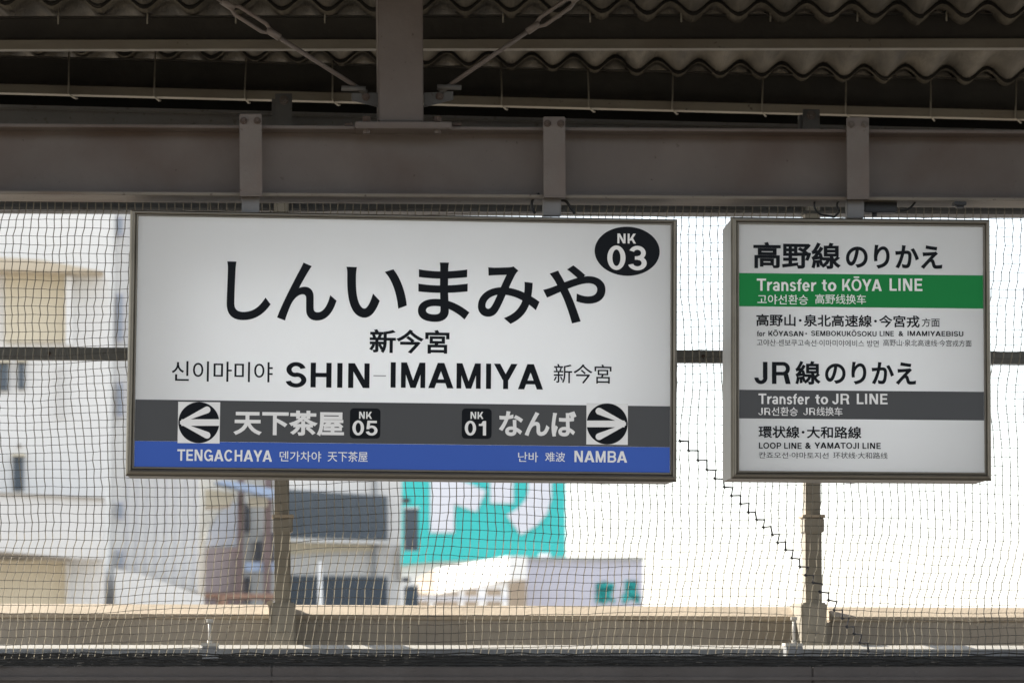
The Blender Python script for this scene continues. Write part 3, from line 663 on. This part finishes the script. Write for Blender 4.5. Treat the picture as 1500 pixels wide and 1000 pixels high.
# lower rail with brackets and pins
lr = Line(946, 947, 12.98, 13.18)
rl = thing('lower_rail', lr.a.lerp(lr.b, .5), 'grey rail with sunlit top edge along the bottom of the net', 'rail')
make('rail_bar', lr.prism([(0, -.0125), (.0, -.075), (.05, -.075), (.05, -.0125)]), M['rail'], rl)
make('rail_cap_lit', lr.prism([(-.003, -.012), (-.003, -.008), (.036, .006), (.053, .006), (.053, -.012)]), M['pin'], rl)  # top edge coloured near-white to strengthen its sunlit line
for cx, yt, lab in ((308, 906, 'white pin with knob standing on the lower rail, left of the left post'), (1164, 903, 'white pin with knob standing on the lower rail, beside the right post')):
    br = thing('rail_pin', P(cx, 962, 12.93, SF), lab, 'pin', 'pins standing on the lower rail')
    make('bracket', pxbox(cx - 12, 946, cx + 12, 966, 12.93, .08, SF), M['rail'], br, bevel=.002)
    make('cap_plate', pxbox(cx - 13.5, 941.5, cx + 12.5, 946, 12.925, .09, SF), M['pin'], br, bevel=.0015)
    b0 = P(cx - 1, 942, 12.96, SF); b1 = P(cx - 1, yt + 5, 12.96, SF); b2 = P(cx - 1, yt, 12.96, SF)
    make('stem', MB().tube([b0, b0 + (b1 - b0) * .14], .0095, 8).tube([b0, b1], .0055, 8), M['pin'], br, smooth=True)
    make('knob', MB().tube([b1, b2], .0135, 10), M['pin'], br, bevel=.001)

# dark channel that holds the foot of the net, brown fascia in front of it
lc = Line(957, 961, 12.83, 13.03)
struct(tag(make('net_channel', lc.prism([(0, 0), (0, -.25), (.06, -.25), (.06, 0)]), M['lower']), 'black channel gripping the bottom edge of the net', 'channel'))
fa = Line(976, 976, 12.66, 12.86)
fr = thing('fascia_board', fa.a.lerp(fa.b, .5), 'dull brown steel board along the very bottom of the view', 'board')
ts = [0] + [fa.tx(x) for x in (398, 1190)] + [1]
for i in range(3):
    make('board_panel', fa.prism([(0, -.0), (0, -1.9), (.04, -1.9), (.04, .0)], None, ts[i] + .00015, ts[i + 1] - .00015), M['fascia'], fr, bevel=.004)
make('ledge_strip', fa.prism([(-.012, -.038), (-.012, -.052), (-.0005, -.052), (-.0005, -.038)]), M['fascia'], fr)

# ------------------------------------------------------------------ net
nA = P(-330, 960, 12.88, SF); 
ND = 12.90
nx0, nx1 = -330, 1830; step = 11.55
ncol = int((nx1 - nx0) / step); ystep = 11.9; y_top, y_bot = 272, 972
nrow = int((y_bot - y_top) / ystep)
def nfun(i, j):
    x = nx0 + i * step; y = y_top + j * ystep
    k1 = noise.noise(Vector((i * .035, j * .06, 0))); k2 = noise.noise(Vector((i * .16, j * .13, 5))); k3 = noise.noise(Vector((i * .9, j * .9, 9)))
    k4 = noise.noise(Vector((i * .02, j * .05, 20))); k5 = noise.noise(Vector((i * .9, j * .8, 31)))
    lean = 0
    if y < 430: lean += (430 - y) * .10 * (1.0 if x < 300 else .35)
    if y > 780: lean -= (y - 780) * .115
    wob = 1.1 if (j % 2) else -.4
    dx = k1 * 13 + k2 * 5.5 + k3 * 1.1 + lean + wob * (.6 + k4)
    dy = k4 * 16 * math.sin(math.pi * j / nrow) + 3.0 * math.sin(i * .11 + j * .2) + k2 * 2.5 + k5 * .9 + 4 * math.sin(i * .045)
    if y < 320: dy *= (y - 272) / 48
    dd = .05 * noise.noise(Vector((i * .05, j * .08, 40))) + .012 * k3
    yy = y + dy
    if yy > 955: yy = 955 + (yy - 955) * .8 + 3 * k3
    return P(x + dx, yy, ND + dd, SF)
G = [[nfun(i, j) for j in range(nrow + 1)] for i in range(ncol + 1)]
net = thing('safety_net', P(750, 960, ND, SF), 'grey square-mesh safety net stretched behind both signs', 'net')
def strand(mb, pts, r):                                # three-sided cord, light
    base = len(mb.v); m = len(pts)
    for i, p in enumerate(pts):
        t = (pts[min(i + 1, m - 1)] - pts[max(i - 1, 0)]); t.normalize()
        a = t.cross(Vector((0, -1, 0))); a.normalize(); b = Vector((0, -1, 0))
        for an in (0, 90, 180, 270): mb.v.append(p + a * math.cos(R(an)) * r + b * math.sin(R(an)) * r)
    for i in range(m - 1):
        for k in range(4): mb.f.append([base + i * 4 + k, base + i * 4 + (k + 1) % 4, base + (i + 1) * 4 + (k + 1) % 4, base + (i + 1) * 4 + k])
def strip(mb, pts, r):                                 # open-backed cord: round towards the platform, thin enough for sun to glow through
    base = len(mb.v); m = len(pts)
    for i, p in enumerate(pts):
        t = (pts[min(i + 1, m - 1)] - pts[max(i - 1, 0)]); t.normalize(); a = t.cross(Vector((0, -1, 0))); a.normalize(); b = Vector((0, -1, 0))
        for an in (0, 60, 120, 180): mb.v.append(p + a * math.cos(R(an)) * r + b * math.sin(R(an)) * r)
    for i in range(m - 1):
        for k in range(3): mb.f.append([base + i * 4 + k, base + i * 4 + k + 1, base + (i + 1) * 4 + k + 1, base + (i + 1) * 4 + k])
mv = MB(); mh = MB(); mk = MB()
for i in range(ncol + 1): strip(mv, G[i], .00178)
for j in range(nrow + 1): strand(mh, [G[i][j] for i in range(ncol + 1)], .00105)
for i in range(ncol + 1):
    for j in range(nrow + 1):
        c = G[i][j]; r = .0020
        mk.add([c + Vector(v) * r for v in ((1, 0, 0), (-1, 0, 0), (0, 1, 0), (0, -1, 0), (0, 0, 1.4), (0, 0, -1.4))], [[0, 3, 4], [3, 1, 4], [1, 2, 4], [2, 0, 4], [3, 0, 5], [1, 3, 5], [2, 1, 5], [0, 2, 5]])
def rawmesh(name, mb, m, parent):
    o0 = Vector(parent['_w']); me = bpy.data.meshes.new(name); me.from_pydata([v - o0 for v in mb.v], [], mb.f); me.materials.append(m)
    for p in me.polygons: p.use_smooth = True
    o = bpy.data.objects.new(name, me); COL.objects.link(o); o.parent = parent; o['_w'] = tuple(o0); o['kind'] = 'stuff'; return o
rawmesh('upright_cords', mv, M['net_up'], net); rawmesh('level_cords', mh, M['net'], net); rawmesh('cord_knots', mk, M['net'], net)
# laced seam stepping down to the right
pts = []
def near_node(px, py): return int(round((px - nx0) / step)), int(round((py - y_top) / ystep))
i0, j0 = near_node(997, 655); pts = [G[i0][j0] + Vector((0, -.004, 0))]
ii, jj = i0, j0
while jj < nrow - 1:
    for a, b in ((1, 0), (0, 1)):
        ii += a; jj += b; pts.append(G[ii][jj] + Vector((random.uniform(-.002, .002), -.004, random.uniform(-.002, .002))))
mb = MB(); mb.tube(pts, .0044, 5)
for p in pts[::2]: mb.tube([p + Vector((-.004, 0, .004)), p + Vector((.004, -.002, -.004))], .0052, 6)
o = make('lacing_seam', mb, M['seam'], net)
# bunched foot of the net
mb = MB()
for q in range(5):
    row = []
    for k in range(0, 420):
        x = nx0 + k * 5.15; row.append(P(x, 957 + q * 4.2 + 3.0 * noise.noise(Vector((k * .13, q * 3.1, 3))), 12.80 + .012 * noise.noise(Vector((k * .3, q, 8))), SF))
    mb.tube(row, .0028, 5)
make('bunched_hem', mb, M['hem'], net)

# ------------------------------------------------------------------ town beyond the fence
ZG = -9.0
def wallbox(x0, y0, x1, d, th, s=None, y1=None):        # from photo row y0 down to the street (or to y1)
    s = TS if s is None else s
    a, b = P(x0, y0, d, s), P(x1, y0, d, s); n_ = Vector((-s, 1, 0)).normalized() * th
    z0 = ZG if y1 is None else P((x0 + x1) / 2, y1, d, s).z
    f = [Vector((a.x, a.y, z0)), Vector((b.x, b.y, z0)), b, a]
    return MB().loft(f, [p + n_ for p in f])
C = {}
C['white'] = mat('town_white_wall', (.80, .79, .77), .85, 0, .03, .4, stain=(.68, .67, .65), stain_amt=.35, stain_scale=.25)
C['offwhite'] = mat('town_panel_wall', (.70, .69, .67), .8, 0, .03, .4, stain=(.6, .59, .57), stain_amt=.4, stain_scale=.2)
C['cream'] = mat('town_cream', (.68, .61, .47), .85, 0, .05, .5)
C['soffit'] = mat('town_soffit', (.58, .50, .38), .85, 0, .05, .5)
C['trim_shadow'] = mat('town_trim_shadow', (.33, .30, .26), .8, 0, .05, .5)  # trim colour, also used to paint the shadow under the balcony
C['glass'] = mat('town_glass', (.055, .075, .10), .15, 0, .2, .6, spec=.6)
C['glassblue'] = mat('town_blue_glass', (.33, .37, .43), .3, 0, .1, .5)
C['frame'] = mat('town_window_frame', (.30, .32, .34), .6, 0, .05, .5)
C['pink'] = mat('town_mauve_wall', (.47, .40, .41), .85, 0, .05, .4)
C['brown'] = mat('town_brown_steel', (.20, .145, .14), .7, 0, .1, .5)
C['grey'] = mat('town_grey_wall', (.37, .38, .37), .8, 0, .1, .4)
C['dark'] = mat('town_dark', (.05, .055, .065), .6, 0, .1, .4)
C['blueroof'] = mat('town_blue_roof', (.40, .50, .68), .6, 0, .05, .4)
C['orange'] = mat('town_rust_rail', (.36, .22, .16), .8, 0, .3, 1)
C['teal'] = mat('town_turquoise', (.03, .53, .51), .5, 0, .02, .2)
C['lilac'] = mat('town_lilac_white', (.68, .70, .76), .6, 0, .02, .2)
C['lavender'] = mat('town_lavender_wall', (.54, .54, .62), .7, 0, .02, .1)
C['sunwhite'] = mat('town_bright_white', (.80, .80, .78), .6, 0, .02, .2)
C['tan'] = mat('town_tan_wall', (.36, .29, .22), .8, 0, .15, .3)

# --- white apartment block at left
d = 44; TS = .12
b1 = thing('apartment_block', P(40, 900, d), 'white apartment block with cream balconies at far left', 'building')
b1['_w'] = tuple(b1.location)
make('wall', wallbox(-420, 120, 166, d, 9), C['white'], b1)
make('soffit_slab', pxprism([(-300, 386), (100, 398), (152, 397.5), (100, 388), (60, 380.5), (0, 377), (-300, 368)], d - .6, .59), C['soffit'], b1)
make('cream_recess', pxbox(7, 402, 103, 500, d - .12, .11), C['cream'], b1)
make('wall_pilaster', pxbox(96, 404, 106, 505, d - .35, .34), C['white'], b1)
bal = make('balcony', pxprism([(-300, 801), (0, 807), (102, 816), (150, 818), (152, 731), (-300, 709)], d - 1.5, 1.49), C['offwhite'], b1)
make('balcony_cap', pxprism([(-300, 709), (153, 731), (153, 728.5), (-300, 706)], d - 1.55, 1.54), C['trim_shadow'], bal)
make('balcony_shadow_line', pxprism([(-300, 805), (0, 811), (102, 820), (102, 816.5), (0, 807.5), (-300, 801.5)], d - 1.3, 1.29), C['trim_shadow'], bal)  # dark strip painting in the shadow line below the balcony
make('cream_recess', pxbox(-60, 820, 98, 940, d - .12, .11), C['cream'], b1)
make('wall_pilaster', pxbox(96, 822, 103, 940, d - .3, .29), C['offwhite'], b1)
for (x0, y0, x1, y1) in ((-4, 531, 13, 572), (26, 530, 37, 570), (19, 668, 35, 718)):
    f = make('window', pxbox(x0, y0, x1, y1, d - .06, .05), C['frame'], b1)
    make('pane', pxbox(x0 + 2, y0 + 2, x1 - 3, y1 - 2, d - .08, .015), C['glass'], f)
    make('lintel', pxbox(x0 - 2, y0 - 4, x1 + 2, y0 - .5, d - .16, .15), C['cream'], f)
make('vent', pxbox(26, 650, 31, 654, d - .1, .09), C['trim_shadow'], b1)
make('downpipe', pxbox(88, 535, 92, 612, d - .1, .09), C['offwhite'], b1)
# --- narrow recessed strip and panelled facade
d = 47; TS = .095
b2 = thing('panelled_block', P(235, 900, d), 'pale grey panelled building between the apartment block and steel stair', 'building')
make('wall', wallbox(166.5, 150, 300, d, 8), C['offwhite'], b2)
make('corner_pier', wallbox(160, 140, 170, d - 1.0, .95), C['sunwhite'], b2)
for y0, y1 in ((318, 345), (430, 500), (560, 610), (735, 760), (805, 830), (850, 885)):
    f = make('window', pxbox(171.5, y0, 180, y1, d - .08, .07), C['lavender'], b2); make('pane', pxbox(173, y0 + 3, 179, y1 - 3, d - .1, .015), C['glassblue'], f)
for x in range(196, 300, 14):
    make('panel_joint', wallbox(x, 150, x + .8, d - .03, .02), C['lavender'], b2)
make('roof_trim', pxprism([(190, 842), (290, 866), (290, 868), (190, 845)], d - .2, .19), C['trim_shadow'], b2)
make('low_annex', pxprism([(168, 960), (298, 960), (298, 873), (258, 858), (206, 840), (168, 832)], d - 2, 1.7), C['white'], b2)

# --- steel stair building
d = 56; TS = .085
b3 = thing('stair_building', P(350, 900, d), 'small building with brown steel columns and blue awnings behind the left post', 'building')
make('wall', wallbox(280, 690, 412, d, 6), C['grey'], b3)
make('wall', wallbox(301, 802, 350, d - 1.5, 1.4), C['pink'], b3)
make('glazing', pxprism([(302, 800), (349, 800), (349, 735), (334, 739), (318, 755), (306, 778)], d - .5, .2), C['glassblue'], b3)
make('arch_rib', MB().tube(smoothc([P(x, y, d - .7) for x, y in ((302, 790), (306, 772), (318, 752), (334, 738), (352, 734))]), .03, 8), C['grey'], b3)
for x0, x1 in ((348.5, 358), (388, 399)): make('steel_column', wallbox(x0, 695, x1, d - 1.8, .25), C['brown'], b3)
make('awning', pxprism([(300, 742), (336, 739), (344, 722), (300, 716)], d - 2.5, 1.2), C['cream'], b3)
make('awning', pxbox(364, 727, 392, 741, d - 2.2, .4), C['cream'], b3)
make('blue_eave', pxprism([(314, 706), (402, 728), (402, 716), (330, 703)], d - 3, 1.0), C['blueroof'], b3)
make('blue_eave', pxbox(359, 823, 402, 836, d - 1.7, .5), C['blueroof'], b3)
for (x0, y0, x1, y1) in ((359, 738, 366, 778), (373, 793, 384, 822), (360, 845, 367, 882), (388, 780, 402, 822)):
    f = make('window', pxbox(x0 - 1, y0 - 1, x1 + 1, y1 + 1, d - .1, .09), C['frame'], b3); make('pane', pxbox(x0, y0, x1, y1, d - .14, .03), C['dark'], f)
make('handrail', MB().tube([P(300, 872, d - 2.2), P(420, 874, d - 2.2)], .05, 8).tube([P(325, 872, d - 2.2), P(325, 890, d - 2.2)], .09, 8), C['orange'], b3)

# --- white office with long dark windows
d = 62; TS = .1
b4 = thing('office_building', P(505, 900, d), 'white office building with long dark window bands and small blade signs', 'building')
make('wall', wallbox(404, 520, 590.5, d, 9, .1), C['offwhite'], b4)
for q, (ya, yb, yc, yd) in enumerate(((717, 727, 785, 789.5), (843, 845, 890, 890))):
    n_ = 7; f = make('window', pxprism([(418, yc + 1), (568, yd + 1), (568, yb - 1), (418, ya - 1)], d - .12, .1, .1), C['frame'], b4)
    for k in range(n_):
        xa = 420 + k * 147 / n_ + .6; xb = 420 + (k + 1) * 147 / n_ - .6
        la = ya + (yb - ya) * (xa - 420) / 147; lb = ya + (yb - ya) * (xb - 420) / 147; ma = yc + (yd - yc) * (xa - 420) / 147; mb_ = yc + (yd - yc) * (xb - 420) / 147
        make('pane', pxprism([(xa, ma), (xb, mb_), (xb, lb), (xa, la)], d - .15, .02, .1), C['glass'], f)
make('sill', pxprism([(404, 792), (572, 796), (572, 791.5), (404, 787.5)], d - .5, .49, .1), C['sunwhite'], b4)
make('cream_panel', pxprism([(404, 812), (545, 806), (545, 797), (404, 793)], d - .1, .08, .1), C['cream'], b4)
make('downpipe', pxbox(547, 700, 551, 842, d - .12, .1, .1), C['frame'], b4)
make('downpipe', pxbox(583, 798, 586, 850, d - .12, .1, .1), C['trim_shadow'], b4)
for (y0, y1, lab) in ((745, 806, 'a'), (858, 900, 'b')):
    s_ = make('blade_sign', pxbox(592.5, y0, 613, y1, d - 1.2, .25), C['glass'], b4)
    make('sign_edge', pxbox(592, y0 - 3, 614.5, y0 - .5, d - 1.22, .3), C['sunwhite'], s_)
for y0 in (729, 845): make('sign_bracket', pxbox(590, y0, 601, y0 + 7, d - 1.0, .2), C['dark'], b4)
tag(make('white_mast', MB().tube([P(469, 960, 40), P(469, 822, 40)], .045, 10, r2=.02), C['sunwhite'], smooth=True), 'thin white mast in front of the office windows', 'mast')

# --- turquoise shop billboard
d = 150; TS = 0.0
b5 = thing('shop_building', P(720, 820, d), 'big turquoise shop sign wall with white katakana letters', 'building')
make('wall', wallbox(560, 600, 829, d + .5, 20), C['white'], b5)
brd = make('billboard', pxprism([(560, 832), (600, 826), (640, 822), (829, 815), (829, 560), (560, 560)], d, .4), C['teal'], b5)
flat_l = lambda pts: make('katakana', pxprism(pts, d - .12, .1), C['lilac'], brd)
flat_l([(630, 780), (665.5, 780), (665.5, 738), (698, 749.5), (712, 718), (665.5, 699), (665.5, 600), (630, 600)])
flat_l([(718, 737), (752, 737), (752, 610), (718, 610)])
flat_l([(742, 754), (763, 783.5), (788, 768), (802, 751), (808, 728), (808, 600), (774, 600), (774, 718), (770, 731), (760, 743)])
# --- lavender store with teal characters
d = 100
b6 = thing('furniture_store', P(845, 880, d), 'low lavender store building with two turquoise kanji on its wall', 'building')
make('wall', wallbox(746, 819, 942, d, 10), C['lavender'], b6)
make('roof_edge', pxbox(745, 815.5, 943, 820, d - .15, .14), C['grey'], b6)
make('roof_edge_light', pxbox(790, 810, 806, 815, d + 2, 1), C['sunwhite'], b6)
def flat_text(s, box, d, m, parent, bold):
    V, Fs = text_raw(s, bold, 3); xs = [v.x for v in V]; ys = [v.y for v in V]; X0, X1, Y0, Y1 = min(xs), max(xs), min(ys), max(ys)
    x0, y0, x1, y1 = box; mb = MB(); mb.v = [P(x0 + (v.x - X0) / (X1 - X0) * (x1 - x0), y1 - (v.y - Y0) / (Y1 - Y0) * (y1 - y0), d) for v in V]; mb.f = Fs
    return flat('kanji', mb, m, parent, Vector((0, -1, 0)))
flat_text('家', (871, 850, 902, 884), d - .05, C['teal'], b6, .06); flat_text('具', (910, 850, 938, 884), d - .05, C['teal'], b6, .06)
# --- warehouse with sunlit side wall
wr = thing('warehouse', P(690, 880, 95), 'low tan building with a brilliant sunlit white side wall', 'building')
a0, a1 = P(745, 814, 88), P(745, 848, 88); c0, c1 = P(638, 833, 128), P(638, 869, 128); e0, e1 = P(612, 846, 132), P(604, 868, 132)
off = Vector((.5, .05, 0))
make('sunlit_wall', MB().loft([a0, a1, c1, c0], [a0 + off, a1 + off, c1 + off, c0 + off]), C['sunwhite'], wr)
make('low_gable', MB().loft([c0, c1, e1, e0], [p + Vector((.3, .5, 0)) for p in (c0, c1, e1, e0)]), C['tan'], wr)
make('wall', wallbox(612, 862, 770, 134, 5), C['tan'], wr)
make('wall', wallbox(744, 848, 771, 98, 1.5), C['tan'], wr)
for x0, x1 in ((628, 636), (672, 680), (700, 712), (735, 744)): make('pillar', wallbox(x0, 862, x1, 132, .5), C['sunwhite'], wr)
make('porch_slab', pxbox(600, 873, 748, 879, 130, 1.5), C['lilac'], wr)
for o in list(bpy.data.objects):
    if '_w' in o: del o['_w']
